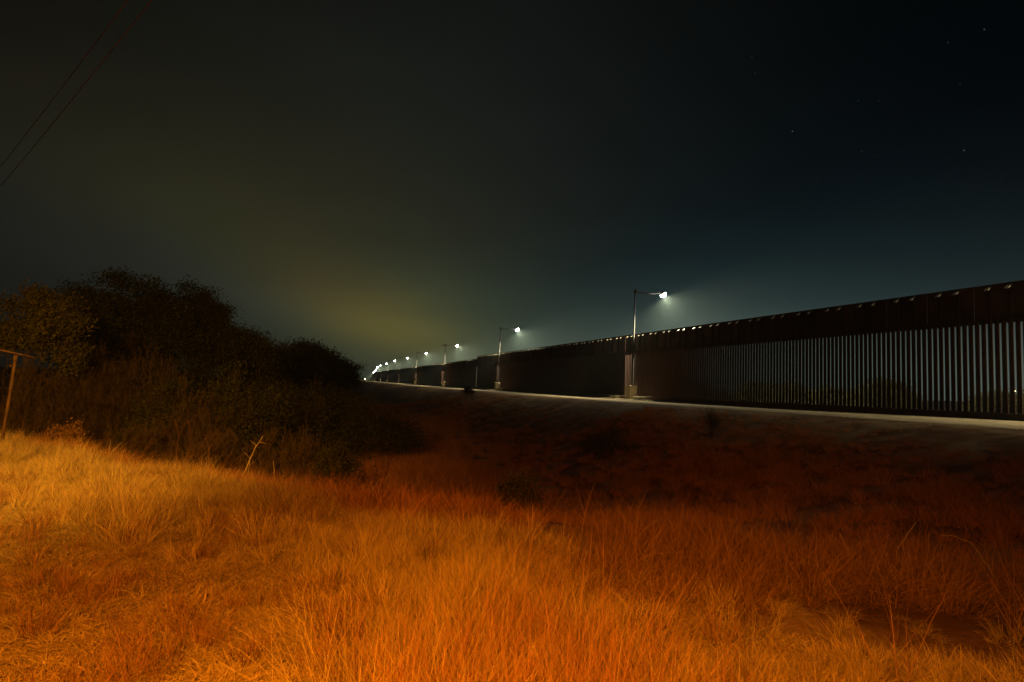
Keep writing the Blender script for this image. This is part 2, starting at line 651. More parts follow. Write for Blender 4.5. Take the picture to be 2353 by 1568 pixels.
# plates, one per panel, behind the posts
s_ = S_OFF + PITCH_B * (math.floor((S_START - S_OFF) / PITCH_B / 8) * 8 - 2.5)
while s_ < S_STEP:
    s1_ = min(s_ + 8 * PITCH_B, S_STEP)
    mb = MB()
    zt = float(top_near((s_ + s1_) / 2))
    mb.box(wall_pt((s_ + s1_) / 2, 0.0, (GAP_TOP + zt) / 2), (0.012, s1_ - s_ - 0.012, zt - GAP_TOP), RW)
    mb.box(wall_pt((s_ + s1_) / 2, -0.03, zt - 0.05), (0.05, s1_ - s_ - 0.03, 0.06), RW)
    mb.box(wall_pt(s_ + 0.03, 0.012, (GAP_TOP + 0.25 + zt) / 2), (0.012, 0.05, zt - GAP_TOP - 0.3), RW)
    finish(mb, 'top_plate', M['plate'], near)
    s_ = s1_


def lug(mb, s_, zt, sc=1.0):
    """a sloping cap welded over the end of a long post"""
    hw = 0.085 * sc
    A = [(-hw, 0.005, zt + 0.01), (hw, 0.005, zt + 0.01), (hw, 0.24, zt - 0.19), (-hw, 0.24, zt - 0.19)]
    B = [(a_, b_, c_ - 0.03) for a_, b_, c_ in A]
    V = [wall_pt(s_ + a_, b_, c_) for a_, b_, c_ in A + B]
    mb.add(V, [(0, 1, 2, 3), (7, 6, 5, 4), (0, 4, 5, 1), (1, 5, 6, 2), (2, 6, 7, 3), (3, 7, 4, 0)])


for s_ in lug_s[:100]:
    mb = MB()
    lug(mb, s_, float(top_near(s_)) - 0.06)
    finish(mb, 'lifting_lug', M['lug'], near)

fb, fp, fl = MB(), MB(), MB()
s_ = S_STEP + 0.1
kk = 0
while s_ < 600:
    zz = float(zb(s_)) + 0.28
    zt = float(zb(s_)) + 5.68
    lg = kk % 8 in (0, 3)
    h_ = (5.68 - 0.28 - 0.12) if lg else (GAP_TOP - 0.3 - zz + 0.2)
    fb.box(wall_pt(s_, 0.045, zz + h_ / 2), (BD, BW, h_), RW)
    if lg and s_ < 420:
        lug(fl, s_, zt - 0.06)
    s_ += PITCH_B
    kk += 1
s_ = S_STEP
while s_ < 900:
    s1_ = s_ + 2.136 * 2
    zt = float(zb(s_)) + 5.68
    b0 = GAP_TOP - 0.3 if s_ < 600 else 0.9
    c_ = wall_pt((s_ + s1_) / 2, 0.0, (b0 + zt) / 2)
    fp.box(c_, (0.012, s1_ - s_ + (0.02 if s_ > BEND_S else -0.01), zt - b0), Matrix.Rotation(WALL_RZ - (BEND if s_ > BEND_S else 0), 4, 'Z'))
    s_ = s1_
o = finish(fb, 'bollard', M['steel'], farw)
o['kind'] = 'stuff'
finish(fp, 'top_plate', M['plate'], farw)
o = finish(fl, 'lifting_lug', M['lug'], farw)
o['kind'] = 'stuff'

# ------------------------------------------------------------------ street lamps along the wall
LAMP_POWER = 15000
ORD = {1: 'nearest', 2: 'second nearest', 3: 'third nearest', 4: 'fourth nearest', 5: 'fifth nearest', 6: 'sixth nearest', 7: 'seventh nearest', 8: 'eighth nearest'}


def lamp_parts(root, H, lean, arm, with_light, power=LAMP_POWER):
    """local x points away from the camera across the wall, local y along it"""
    mb = MB()
    mb.box((0, 0, 0.60), (0.95, 0.95, 1.24))
    mb.build('concrete_base', M['concrete'], root, 0.03)
    mb = MB()
    mb.box((0, 0, 1.24), (0.36, 0.36, 0.035))
    for a_ in (-0.13, 0.13):
        for b_ in (-0.13, 0.13):
            mb.tube([(a_, b_, 1.24), (a_, b_, 1.33)], 0.018, 6)
    mb.build('base_plate', M['galv'], root)
    mb = MB()
    top = (lean[0], lean[1], H + 0.12)
    mb.tube([(0, 0, 1.25), (0, 0, 1.5), top], [0.11, 0.10, 0.06], 14)
    mb.lathe([(0.065, 0), (0.07, 0.03), (0.03, 0.07), (0.0, 0.075)], 12, top)
    mb.tube([(0.01, 0, 1.9), (0.0, -0.13, 1.9)], 0.05, 8)
    mb.build('pole', M['galv'], root)
    mb = MB()
    x0, x1 = lean[0], arm
    mb.tube([(x0, lean[1], H - 0.18), ((x0 + x1) / 2, lean[1], H - 0.17), (x1, lean[1], H - 0.05)], [0.038, 0.035, 0.032], 10)
    mb.tube([(x0, lean[1], H - 0.02), ((x0 + x1) / 2, lean[1], H - 0.10), (x1 - 0.4, lean[1], H - 0.09)], [0.018] * 3, 8)
    mb.box((x0, lean[1], H - 0.1), (0.19, 0.17, 0.26))
    mb.build('arm', M['galv'], root)
    mb = MB()
    tilt = Matrix.Rotation(R(-38), 4, 'Y')
    hc = Vector((arm + 0.22, lean[1], H))
    mb.box((arm - 0.06, lean[1], H + 0.0), (0.22, 0.16, 0.16))
    mb.lathe([(0.0, 0.16), (0.10, 0.155), (0.20, 0.08), (0.245, -0.04), (0.245, -0.07), (0.22, -0.07)], 20, hc, tilt)
    fl_ = mb.build('floodlight', M['housing'], root)
    mb = MB()
    mb.lathe([(0.24, -0.065), (0.265, -0.14), (0.25, -0.24), (0.18, -0.34), (0.09, -0.39), (0.0, -0.40)], 20, hc, tilt)
    mb.build('lens', M['lens'], fl_)
    if with_light:
        d = bpy.data.lights.new('floodlight_beam', 'AREA')
        d.shape = 'DISK'
        d.size = 0.30
        d.energy = power
        d.color = (1.0, 0.88, 0.54)
        lo = bpy.data.objects.new('floodlight_beam', d)
        col.objects.link(lo)
        dirv = tilt.to_3x3() @ Vector((0, 0, -1))
        lo.location = hc + dirv * 0.42
        lo.rotation_euler = (R(0), R(-31), 0)
        lo.parent = root
    return root


for idx, (s_, zl) in enumerate(LAMP_SZ):
    zz = float(zb(s_))
    bend = BEND if s_ > BEND_S else 0
    root = empty('street_lamp', wall_pt(s_, 0.30, zz), WALL_RZ - bend)
    if idx == 0:
        lab = 'tall galvanised floodlight pole beside the wall just outside the right edge of the photo'
    elif idx == 1:
        lab = 'largest nearest lit floodlight pole, standing on a concrete block before the bollards'
    elif idx == 3:
        lab = 'third nearest lit floodlight pole, with a camera box near its top'
    elif idx in ORD:
        lab = '%s lit floodlight pole on a concrete block in the row along the wall' % ORD[idx]
    else:
        lab = 'tiny distant floodlight pole, one of those whose lights merge into a bright streak'
    tag(root, lab, 'street lamp', 'floodlight poles along the wall' if idx <= 8 else 'distant floodlights merging into a streak')
    lamp_parts(root, zl - zz, (0.0 if idx != 2 else 0.05, -0.15 if idx in (1, 2) else 0.0), 2.55, True, LAMP_POWER if idx < 5 else LAMP_POWER * 0.6)
    if idx == 3:
        mb = MB()
        mb.box((-0.12, 0, zl - zz - 0.35), (0.28, 0.34, 0.5))
        mb.box((-0.45, 0, zl - zz - 0.22), (0.5, 0.2, 0.2))
        mb.tube([(-0.3, 0, zl - zz - 0.5), (-0.3, 0, zl - zz - 0.85)], 0.15, 10)
        mb.build('surveillance_camera', M['cam'], root)

# sheets added behind the bollards past the first two poles to darken lamplit gaps
for a_, b_ in ((50.9, 60.0), (96.4, 106.0)):
    mb = MB()
    mb.box(wall_pt((a_ + b_) / 2, -0.02, 2.95), (0.02, b_ - a_, 3.86), RW)
    finish(mb, 'light_blocking_sheet', M['plate'], near)

# low slabs of rubble-edged concrete at the foot of the first two lamp bases
for s_, w_, L_, lab in ((46.6, 0.75, 2.0, 'thin pale concrete slab lying right of the nearest lamp base'),
                        (51.6, 0.75, 1.4, 'thin pale concrete slab lying left of the nearest lamp base'),
                        (92.2, 0.75, 2.6, 'thin pale concrete slab lying right of the second nearest lamp base')):
    mb = MB()
    zz = float(zb(s_))
    mb.box((0, 0, 0.20), (0.55, L_, 0.08))
    mb.box((0, 0, 0.07), (0.45, L_ * 0.94, 0.14))
    o = mb.build('concrete_slab', M['concrete'], None, 0.015)
    o.location = wall_pt(s_, w_, zz + 0.01)
    o.rotation_euler = (0, 0, WALL_RZ)
    tag(o, lab, 'slab', 'slabs at the lamp bases')


# ------------------------------------------------------------------ trees and brush
def grow(rs_, base, H, nstem, spread, depth, seed_r, gnarl=0.35, droop=0.0, wild=False):
    """returns tubes [(pts, radii)] and tips"""
    tubes, tips = [], []

    def branch(p, d, L, r, lev):
        n = 4 if lev < depth else 3
        pts, rad = [p.copy()], [r]
        q = p.copy()
        dd = d.copy()
        for i_ in range(n):
            dd = dd + rs_.normal(0, gnarl * 0.45, 3) + np.array([0, 0, 0.05 - droop * lev * 0.05])
            dd /= np.linalg.norm(dd)
            q = q + dd * L / n
            pts.append(q.copy())
            rad.append(max(r * (1 - 0.5 * (i_ + 1) / n), 0.004))
        tubes.append((pts, rad))
        if lev >= depth:
            tips.append(q)
            tips.append(pts[-2])
            return
        k = rs_.integers(2, 4) + (1 if (lev == 0 or wild) else 0)
        for b_ in range(k):
            o_ = rs_.normal(0, 1, 3)
            o_ -= dd * (o_ @ dd)
            o_ /= np.linalg.norm(o_) + 1e-9
            a_ = rs_.uniform(0.5, 1.35) if wild else rs_.uniform(0.35, 0.95)
            nd = dd * math.cos(a_) + o_ * math.sin(a_)
            nd[2] += 0.0 if wild else 0.12
            nd /= np.linalg.norm(nd)
            st = pts[-1] if b_ < 2 else pts[-2]
            branch(st, nd, L * rs_.uniform(0.6, 0.85), rad[-1] * rs_.uniform(0.65, 0.9), lev + 1)
        if lev >= depth - 1:
            tips.append(q)

    for s_ in range(nstem):
        a_ = rs_.uniform(0, 6.28)
        d = np.array([math.cos(a_) * spread, math.sin(a_) * spread, 1.0])
        d /= np.linalg.norm(d)
        branch(np.array(base) + np.array([math.cos(a_), math.sin(a_), 0]) * (0.08 * nstem ** 0.5 if depth > 3 else 0.0), d, H * rs_.uniform(0.28, 0.4), seed_r * rs_.uniform(0.7, 1.0), 0)
    return tubes, np.array(tips)


def leaves(rs_, centres, per, rad, size, aspect=0.4, flat=0.6):
    n = len(centres) * per
    c = np.repeat(centres, per, axis=0) + rs_.normal(0, 1, (n, 3)) * np.array([rad, rad, rad * flat])
    d = rs_.normal(0, 1, (n, 3))
    d /= np.linalg.norm(d, axis=1)[:, None]
    e = rs_.normal(0, 1, (n, 3))
    e -= d * (e * d).sum(1)[:, None]
    e /= np.linalg.norm(e, axis=1)[:, None]
    sz = size * rs_.uniform(0.6, 1.3, n)[:, None]
    a_, b_ = d * sz * 0.5, e * sz * 0.5 * aspect
    V = np.stack([c - a_, c + b_, c + a_, c - b_], 1).reshape(-1, 3)
    F = np.arange(n * 4).reshape(-1, 4)
    tone_c = np.repeat(rs_.uniform(0, 0.6, len(centres)), per) + rs_.uniform(0, 0.4, n)
    return V, F, np.repeat(tone_c, 4)


def tree(name, label, cat, x, y, H, W, seed, leafm, per=60, nstem=2, depth=5, lsize=0.10, group=None, crad=0.28, trunk_r=0.12, spread=0.35, bark='bark', keep=1.0, minz=0.0, wild=False):
    rs_ = np.random.default_rng(seed)
    z = float(ground_z(x, y)) - 0.05
    tb, tips = grow(rs_, (0, 0, 0), H, nstem, spread, depth, trunk_r, 0.55 if wild else 0.35, wild=wild)
    for pts_, _ in tb:
        for p_ in pts_:
            p_[2] = abs(p_[2])
    # scale the skeleton so that it has the height and width seen
    hz = tips[:, 2].max()
    hw = np.abs(tips[:, :2]).max()
    sc = np.array([W / 2 / hw, W / 2 / hw, H / hz])
    root = empty(name, (x, y, z))
    tag(root, label, cat, group)
    mb = MB()
    for pts, rad in tb:
        lev_k = 6 if rad[0] > 0.03 else (4 if rad[0] > 0.012 else 3)
        mb.tube([p * sc for p in pts], rad, lev_k, cap=False)
    mb.build('trunk' if depth > 3 else 'branches', M[bark], root)
    tips = tips * sc
    if leafm:
        tt = tips[(tips[:, 2] > minz * H)]
        tt = tt[rs_.random(len(tt)) < keep]
        if len(tt) > 420:
            tt = tt[rs_.choice(len(tt), 420, replace=False)]
        V, F, tone = leaves(rs_, tt, per, crad, lsize)
        quads_mesh('crown' if depth > 3 else 'foliage', V, F, M[leafm], root, tone)
    return root


# big trees at the left, top heights read off the photo
def tree_px(px, top, Y, W, *a, **kw):
    x_, y_, zt = at(px, top, Y)
    zg = float(ground_z(x_, y_))
    return tree(*a[:3], x_, y_, zt - zg, W, *a[3:], **kw)


tree_px(35, 650, 17.5, 3.9, 'small_tree', 'small yellow-lit leafy tree behind the rusty T-shaped post', 'tree', 11, 'leaf_pale', per=44, nstem=2, depth=5, lsize=0.11, crad=0.17, trunk_r=0.09, minz=0.38)
tree_px(285, 602, 24, 7.6, 'mesquite_tree', 'tallest dark tree of the left thicket with a wide rounded crown', 'tree', 12, 'leaf', per=85, nstem=3, depth=6, lsize=0.12, crad=0.27, trunk_r=0.16, minz=0.3, group='trees of the left thicket')
tree_px(175, 655, 23, 4.2, 'mesquite_tree', 'dark tree left of the tallest one, its lower shoulder against the sky', 'tree', 13, 'leaf', per=70, nstem=2, depth=5, lsize=0.12, crad=0.25, trunk_r=0.12, minz=0.3, group='trees of the left thicket')
tree_px(395, 645, 25, 4.0, 'mesquite_tree', 'dark tree just right of the tallest crown in the left thicket', 'tree', 14, 'leaf', per=70, nstem=2, depth=5, lsize=0.12, crad=0.25, trunk_r=0.13, minz=0.3, group='trees of the left thicket')
tree_px(485, 655, 27, 3.6, 'mesquite_tree', 'dark leafy tree with ragged open crown standing right of the highest trees', 'tree', 15, 'leaf', per=75, nstem=2, depth=5, lsize=0.12, crad=0.25, trunk_r=0.13, minz=0.3, group='trees of the left thicket')
tree_px(560, 752, 26, 4.6, 'mesquite_tree', 'low dark spreading tree in the dip of the thicket outline', 'tree', 16, 'leaf', per=60, nstem=4, depth=5, lsize=0.11, crad=0.25, trunk_r=0.09, spread=0.8, group='trees of the left thicket')
tree_px(635, 762, 30, 5.0, 'mesquite_tree', 'rounded dark tree in the middle of the descending tree line', 'tree', 17, 'leaf', per=70, nstem=3, depth=5, lsize=0.12, crad=0.30, trunk_r=0.10, spread=0.6, group='trees of the left thicket')
tree_px(700, 786, 38, 6.0, 'mesquite_tree', 'dark tree below the small red beacon light', 'tree', 18, 'leaf', per=70, nstem=3, depth=5, lsize=0.14, crad=0.42, trunk_r=0.10, spread=0.6, group='trees of the left thicket')
tree_px(752, 808, 50, 6.0, 'mesquite_tree', 'dark tree near the right end of the tree line, smooth rounded top', 'tree', 19, 'leaf', per=70, nstem=3, depth=5, lsize=0.16, crad=0.45, trunk_r=0.10, spread=0.6, group='trees of the left thicket')
tree_px(783, 826, 75, 5.6, 'mesquite_tree', 'last dark tree at the right tip of the tree line beside the distant lights', 'tree', 20, 'leaf', per=80, nstem=3, depth=5, lsize=0.2, crad=0.5, trunk_r=0.10, spread=0.6, group='trees of the left thicket')

# bare and leafy brush in front of the trees, down in the swale
BR = [(858, 905, 24, 4.2, 'low dark brush at the foot of the road bank below the far lamps', 44, 'leaf'),
      (70, 800, 17.5, 3.0, 'bare tangled bush with many pale crossing stems behind the T-shaped post', 31, None),
      (190, 830, 18.5, 3.4, 'bare thorny bush behind the tall grass edge, left of the tallest tree', 32, None),
      (255, 740, 20, 4.2, 'tall leafless bush with upright forking trunks before the tallest tree', 33, None),
      (335, 770, 19.5, 3.6, 'leafless bush with reddish twigs in front of the left thicket', 34, None),
      (420, 845, 19, 3.6, 'dark rounded bush with sparse leaves left of the leaning dead trunk', 35, 'leaf'),
      (500, 850, 17.5, 3.6, 'bush with a thick stem leaning right, behind the long bare stalks', 36, None),
      (585, 840, 19.5, 4.0, 'dark leafy bush behind the tall forked dead stem', 37, 'leaf'),
      (660, 850, 22, 4.2, 'dark leafy bush in the shadow at the middle of the swale', 38, 'leaf'),
      (735, 862, 26, 4.4, 'dark bush under the right half of the tree line', 39, 'leaf'),
      (790, 876, 33, 4.6, 'dark bush at the edge of the swale near the end of the tree line', 40, 'leaf'),
      (660, 960, 14.5, 2.4, 'low brown brush pile right of the tall forked dead stem', 41, None),
      (480, 965, 15, 2.6, 'low mat of bare brush behind the crest of the bright grass', 42, None),
      (340, 955, 16.5, 2.6, 'low mat of bare brush under the leafless reddish bush', 43, None)]
for px, top, Y, W, lab, sd, lf in BR:
    tree_px(px, top, Y, W, 'leafy_bush' if lf else 'bare_bush', lab, 'bush', sd, lf, per=34, nstem=9 if lf else 8, depth=4 if lf else 5, lsize=0.09, crad=0.24, trunk_r=0.030, spread=1.0, bark='twig', wild=True,
            group='bushes in and around the swale')

# two green bushes in the swale
tree_px(772, 1005, 11.5, 1.15, 'green_bush', 'dark green leafy bush at the edge of the bright grass, left of the forked stalks', 'bush', 51, 'leaf', per=16, nstem=7, depth=4, lsize=0.05, crad=0.07, trunk_r=0.02, spread=0.45, bark='twig')
tree_px(1190, 1068, 10.2, 1.0, 'green_bush', 'dark green leafy bush alone in the middle of the dark field', 'bush', 52, 'leaf', per=9, nstem=8, depth=4, lsize=0.05, crad=0.08, trunk_r=0.012, spread=1.1, bark='twig', wild=True)
tree_px(148, 965, 14.5, 0.8, 'pale_shrub', 'small pale feathery shrub at the grass edge right of the T-shaped post', 'shrub', 53, 'weed', per=18, nstem=6, depth=3, lsize=0.06, crad=0.07, trunk_r=0.012, spread=0.4, bark='twig')
tree_px(1385, 980, 23, 2.6, 'low_shrub', 'low dark shrub on the slope below the nearest lamp', 'shrub', 54, 'leaf_scrub', per=9, nstem=6, depth=3, lsize=0.07, crad=0.14, trunk_r=0.02, spread=1.2, bark='twig')
tree_px(1635, 935, 21, 0.45, 'small_weed', 'small thin weed standing at the road edge right of the nearest lamp', 'weed', 55, 'leaf_scrub', per=5, nstem=5, depth=3, lsize=0.045, crad=0.09, trunk_r=0.008, spread=0.3, bark='twig')
tree_px(1072, 888, 60, 1.6, 'small_weed', 'small bush on the road edge between the second and third lamp bases', 'weed', 56, 'leaf_scrub', per=7, nstem=4, depth=3, lsize=0.12, crad=0.14, trunk_r=0.01, spread=0.3, bark='twig')

# scrub trees on the far side of the wall, seen through the slits
srs = np.random.default_rng(5)
proto = None
spots = []
for k_ in range(36):
    s_ = 6 + k_ * 2.2 + srs.uniform(-1, 1)
    spots.append((s_, -17 - srs.uniform(0, 9)))
protos = []
for v_ in range(4):
    xx, yy = sw(0, -20)
    r_ = tree('scrub_tree', 'low olive scrub tree behind the bollards, one of a row seen only through the slits', 'tree', float(xx), float(yy), 3.3, 4.6, 70 + v_, 'leaf_scrub', per=40, nstem=5, depth=4, lsize=0.16, crad=0.35, trunk_r=0.06, spread=0.8,
              group='scrub trees behind the wall')
    protos.append(r_)
for k_, (s_, w_) in enumerate(spots):
    r_ = protos[k_] if k_ < 4 else copy_tree(protos[k_ % 4])
    x_, y_ = sw(s_, w_)
    r_.location = (float(x_), float(y_), float(ground_z(x_, y_)) - 0.05)
    r_.rotation_euler = (0, 0, srs.uniform(0, 6.28))
    f_ = srs.uniform(0.8, 1.12)
    r_.scale = (f_ * 1.1, f_ * 1.1, f_)

# ------------------------------------------------------------------ rusty T-shaped post at the left edge
xb, yb, _ = at(6, 1000, 12.4)
zg = float(ground_z(xb, yb))
root = empty('clothesline_post', (xb, yb, zg))
tag(root, 'leaning rusty T-shaped pipe post rising from the grass at the left edge', 'post')
xt, yt, zt = at(37, 816, 12.4)
mb = MB()
top = np.array([xt - xb, 0, zt - zg])
bot = np.array([-(xt - xb) * 0.3, 0, -0.3])
mb.tube([bot, top * 0.5, top], [0.030, 0.029, 0.028], 14)
mb.tube([top * 0.93, top * 1.0], 0.038, 14)
mb.tube([top * 0.88 + np.array([-0.05, 0, 0]), top * 0.88 + np.array([-0.09, -0.01, 0.0])], 0.018, 8)
mb.build('upright', M['rust'], root)
mb = MB()
r1 = np.array(at(80, 822, 12.6)) - np.array([xb, yb, zg])
dv_ = r1 - (top + np.array([0, 0, 0.03]))
l1 = top + np.array([0, 0, 0.03]) - dv_ * 1.0
mb.tube([l1, top + np.array([0, 0, 0.03]), r1], 0.019, 12)
mb.build('crossbar', M['rust'], root)

# ------------------------------------------------------------------ overhead wires
for a_, b_, h_, lab in (((290, 5), (0, 385), 9.0, 'thin overhead wire at top left, the upper left one of the two'),
                        ((345, 5), (0, 430), 8.7, 'thin overhead wire at top left, the lower right one of the two')):
    ra, rb = ray(*a_), ray(*b_)
    A = np.array([0, 0, EYE]) + ra * (h_ - EYE) / ra[2]
    B = np.array([0, 0, EYE]) + rb * (h_ - EYE) / rb[2]
    d = B - A
    pts = []
    for t_ in np.linspace(-1.6, 3.6, 60):
        p = A + d * t_
        p[2] += 0.010 * ((t_ - 0.5) ** 2 - 0.25) * np.linalg.norm(d)
        pts.append(p)
    mb = MB()
    mb.tube(pts, 0.011, 6)
    o = mb.build('overhead_wire', M['wire'])
    tag(o, lab, 'wire', 'overhead wires')

# ------------------------------------------------------------------ dead stems and stalks
def stick_plant(name, label, base, lines, r0=0.012, m='stalk', buds=0, seed=1):
    """lines: polylines of photo-like offsets in metres (x right, z up, y depth)"""
    rs_ = np.random.default_rng(seed)
    root_z = float(ground_z(base[0], base[1]))
    mb = MB()
    for ln, r_ in lines:
        pts = np.array(ln, float)
        # jitter along the stem
        out = []
        for i_ in range(len(pts) - 1):
            for t_ in (0, 0.33, 0.66):
                out.append(pts[i_] * (1 - t_) + pts[i_ + 1] * t_ + rs_.normal(0, 0.006, 3))
        out.append(pts[-1])
        n_ = len(out)
        mb.tube(out, [r_ * (1 - 0.6 * i_ / n_) for i_ in range(n_)], 6)
        if buds:
            for _ in range(buds):
                i_ = rs_.integers(n_ // 2, n_)
                p = out[i_]
                e_ = rs_.normal(0, 0.02, 3)
                mb.tube([p, p + e_], [r_ * 0.9, r_ * 0.3], 5)
    o = mb.build(name, M[m])
    o.location = (base[0], base[1], root_z - 0.03)
    tag(o, label, 'dead plant')
    return o


def px_line(pts, Y):
    return [np.array(at(px, py, Y + dy)) for px, py, dy in pts]


def stick_px(name, label, Y, lines, m='stalk', buds=0, seed=1):
    b = px_line([lines[0][0][0]], Y)[0]
    zg_ = float(ground_z(b[0], b[1]))
    org = np.array([b[0], b[1], zg_ - 0.03])
    L_ = []
    for k_, (ln, r_) in enumerate(lines):
        pl = px_line(ln, Y)
        if k_ == 0 or len(ln[0]) > 3:
            pass
        pl = [p - org for p in pl]
        L_.append((pl, r_))
    # stems that start low reach the ground
    for k_, (pl, r_) in enumerate(L_):
        if pl[0][2] < 0.6 and pl[0][2] > -0.2:
            pl.insert(0, np.array([pl[0][0], pl[0][1], 0.0]) * np.array([0.9, 1, 1]))
    return stick_plant(name, label, (b[0], b[1]), L_, m=m, buds=buds, seed=seed)


stick_px('forked_deadwood', 'pale forked dead stem leaning right above the grass edge', 10.5,
         [([(552, 1110, 0), (575, 1055, 0), (590, 1025, 0), (604, 1002, 0)], 0.014), ([(590, 1025, 0), (575, 1012, 0.1)], 0.006), ([(575, 1055, 0), (562, 1040, -0.1)], 0.006),
          ([(596, 1016, 0), (612, 1020, 0.1)], 0.007), ([(568, 1072, 0), (586, 1060, 0.1)], 0.005)], seed=2)
stick_px('deadwood_twig', 'single thin curved dead stem right of the forked one', 10.5, [([(634, 1125, 0), (629, 1090, 0), (628, 1060, 0)], 0.009)], seed=3)
stick_px('dead_stalk', 'cluster of reddish budded stalks standing before the dark swale', 9.0,
         [([(855, 1172, 0), (862, 1110, 0), (867, 1080, 0), (858, 1050, 0)], 0.011), ([(855, 1172, 0), (872, 1130, 0.1), (888, 1090, 0), (894, 1058, 0)], 0.010), ([(862, 1110, 0), (880, 1075, -0.1)], 0.006),
          ([(848, 1168, 0), (842, 1120, 0), (834, 1085, 0)], 0.008), ([(880, 1110, 0), (902, 1048, 0.1)], 0.006), ([(872, 1130, 0), (884, 1118, 0.3), (925, 1152, 0.2)], 0.006)], m='weed', buds=16, seed=4)
stick_px('dead_stalk', 'thin bare budded stalks rising behind the grass crest left of the forked stem', 12.5,
         [([(405, 1045, 0), (412, 1000, 0), (402, 965, 0)], 0.010), ([(412, 1000, 0), (425, 975, 0), (448, 958, 0)], 0.007), ([(430, 1050, 0), (440, 1000, 0), (432, 970, 0)], 0.009), ([(450, 1055, 0), (470, 1010, 0), (482, 992, 0)], 0.008),
          ([(415, 1040, 0), (385, 1000, 0.1), (378, 985, 0)], 0.006)], m='weed', buds=22, seed=5)
stick_px('dead_stalk', 'long bowed dry stalk arching over the brush at the right', 6.2,
         [([(2290, 1330, 0), (2262, 1290, 0), (2235, 1250, 0), (2200, 1235, 0), (2160, 1230, 0)], 0.006)], seed=6)
stick_px('dead_stalk', 'long straight dry stalk slanting across the right-hand brush', 6.0, [([(1918, 1320, 0), (1880, 1300, 0), (1836, 1280, 0)], 0.006)], seed=7)
stick_px('dead_stalk', 'stiff stalk leaning left among the brush at the right', 6.6, [([(1965, 1290, 0), (1940, 1250, 0), (1930, 1225, 0)], 0.006)], seed=8)
stick_px('dead_stalk', 'stiff stalk leaning right among the brush at the right', 6.6, [([(2060, 1270, 0), (2085, 1230, 0), (2105, 1200, 0)], 0.006)], seed=9)

# ------------------------------------------------------------------ stones


def stone(x, y, r_, label, seed, group=None):
    rs_ = np.random.default_rng(seed)
    import bmesh
    bm = bmesh.new()
    bmesh.ops.create_icosphere(bm, subdivisions=3, radius=1)
    off = rs_.uniform(0, 50, 3)
    for v in bm.verts:
        p = np.array(v.co)
        k_ = 1 + 0.16 * float(vnoise(p[0] + off[0], p[1] + p[2] * 0.7 + off[1], 1.6)) + 0.05 * float(vnoise(p[0] + p[2] + off[2], p[1], 4))
        v.co = Vector(p * k_)
        v.co.z = max(v.co.z, -0.5)
    me = bpy.data.meshes.new('stone')
    bm.to_mesh(me)
    bm.free()
    me.polygons.foreach_set('use_smooth', [True] * len(me.polygons))
    me.materials.append(M['stone'])
    o = bpy.data.objects.new('stone', me)
    col.objects.link(o)
    o.scale = (r_, r_ * 0.7, r_ * 0.42)
    o.location = (x, y, float(ground_z(x, y)) + r_ * 0.22)
    o.rotation_euler = (0, 0, rs_.uniform(-0.4, 0.4))
    tag(o, label, 'stone', group)
    return o


sx_, sy_, sz_ = at(20, 1551, 3.05)
stone(sx_, sy_, 0.062, 'smooth pale stone lying in the matted grass at the bottom left corner', 3)

# ------------------------------------------------------------------ grass (uncountable: instanced tussocks)


def tussock(seed, n, rad, hmin, hmax, lean, leanv, width, curl, seg=4):
    rs_ = np.random.default_rng(seed)
    a_ = rs_.uniform(0, 2 * math.pi, n)
    rr = rad * np.sqrt(rs_.random(n))
    base = np.stack([rr * np.cos(a_), rr * np.sin(a_), np.full(n, -0.02)], 1)
    dirh = a_ + rs_.normal(0, 0.9, n)
    L = rs_.uniform(hmin, hmax, n)
    th = np.clip(rs_.normal(lean, leanv, n), 0.02, 1.5)
    face = rs_.uniform(0, math.pi, n)
    wv = width * rs_.uniform(0.6, 1.3, n)
    P = base.copy()
    rows = []
    dz = rs_.normal(0, 0.12, n)
    for k in range(seg + 1):
        t = k / seg
        wd = wv * (1 - t ** 2 * 0.9) * 0.5
        side = np.stack([np.cos(face), np.sin(face), np.zeros(n)], 1) * wd[:, None]
        rows.append(P - side)
        rows.append(P + side)
        ang = np.clip(th + curl * t * rs_.uniform(0.3, 1.4, n), 0, 1.62)
        dirh = dirh + dz * 0.5
        st = L / seg
        P = P + np.stack([np.sin(ang) * np.cos(dirh) * st, np.sin(ang) * np.sin(dirh) * st, np.cos(ang) * st], 1)
        P[:, 2] = np.maximum(P[:, 2], 0.004)
    V = np.stack(rows, 1).reshape(-1, 3)
    m_ = 2 * (seg + 1)
    b0 = (np.arange(n) * m_)[:, None]
    F = []
    for k in range(seg):
        F.append(np.stack([b0[:, 0] + 2 * k, b0[:, 0] + 2 * k + 1, b0[:, 0] + 2 * k + 3, b0[:, 0] + 2 * k + 2], 1))
    F = np.concatenate(F)
    tone = np.repeat(rs_.uniform(0, 0.85, n), m_)
    return V, F, tone


def variants(tagname, specs, m):
    c = bpy.data.collections.new(tagname)
    for k, sp in enumerate(specs):
        V, F, tone = tussock(*sp)
        o = quads_mesh('%s_tuft_%02d' % (tagname, k), V, F, M[m], None, tone, link=False)
        c.objects.link(o)
    return c


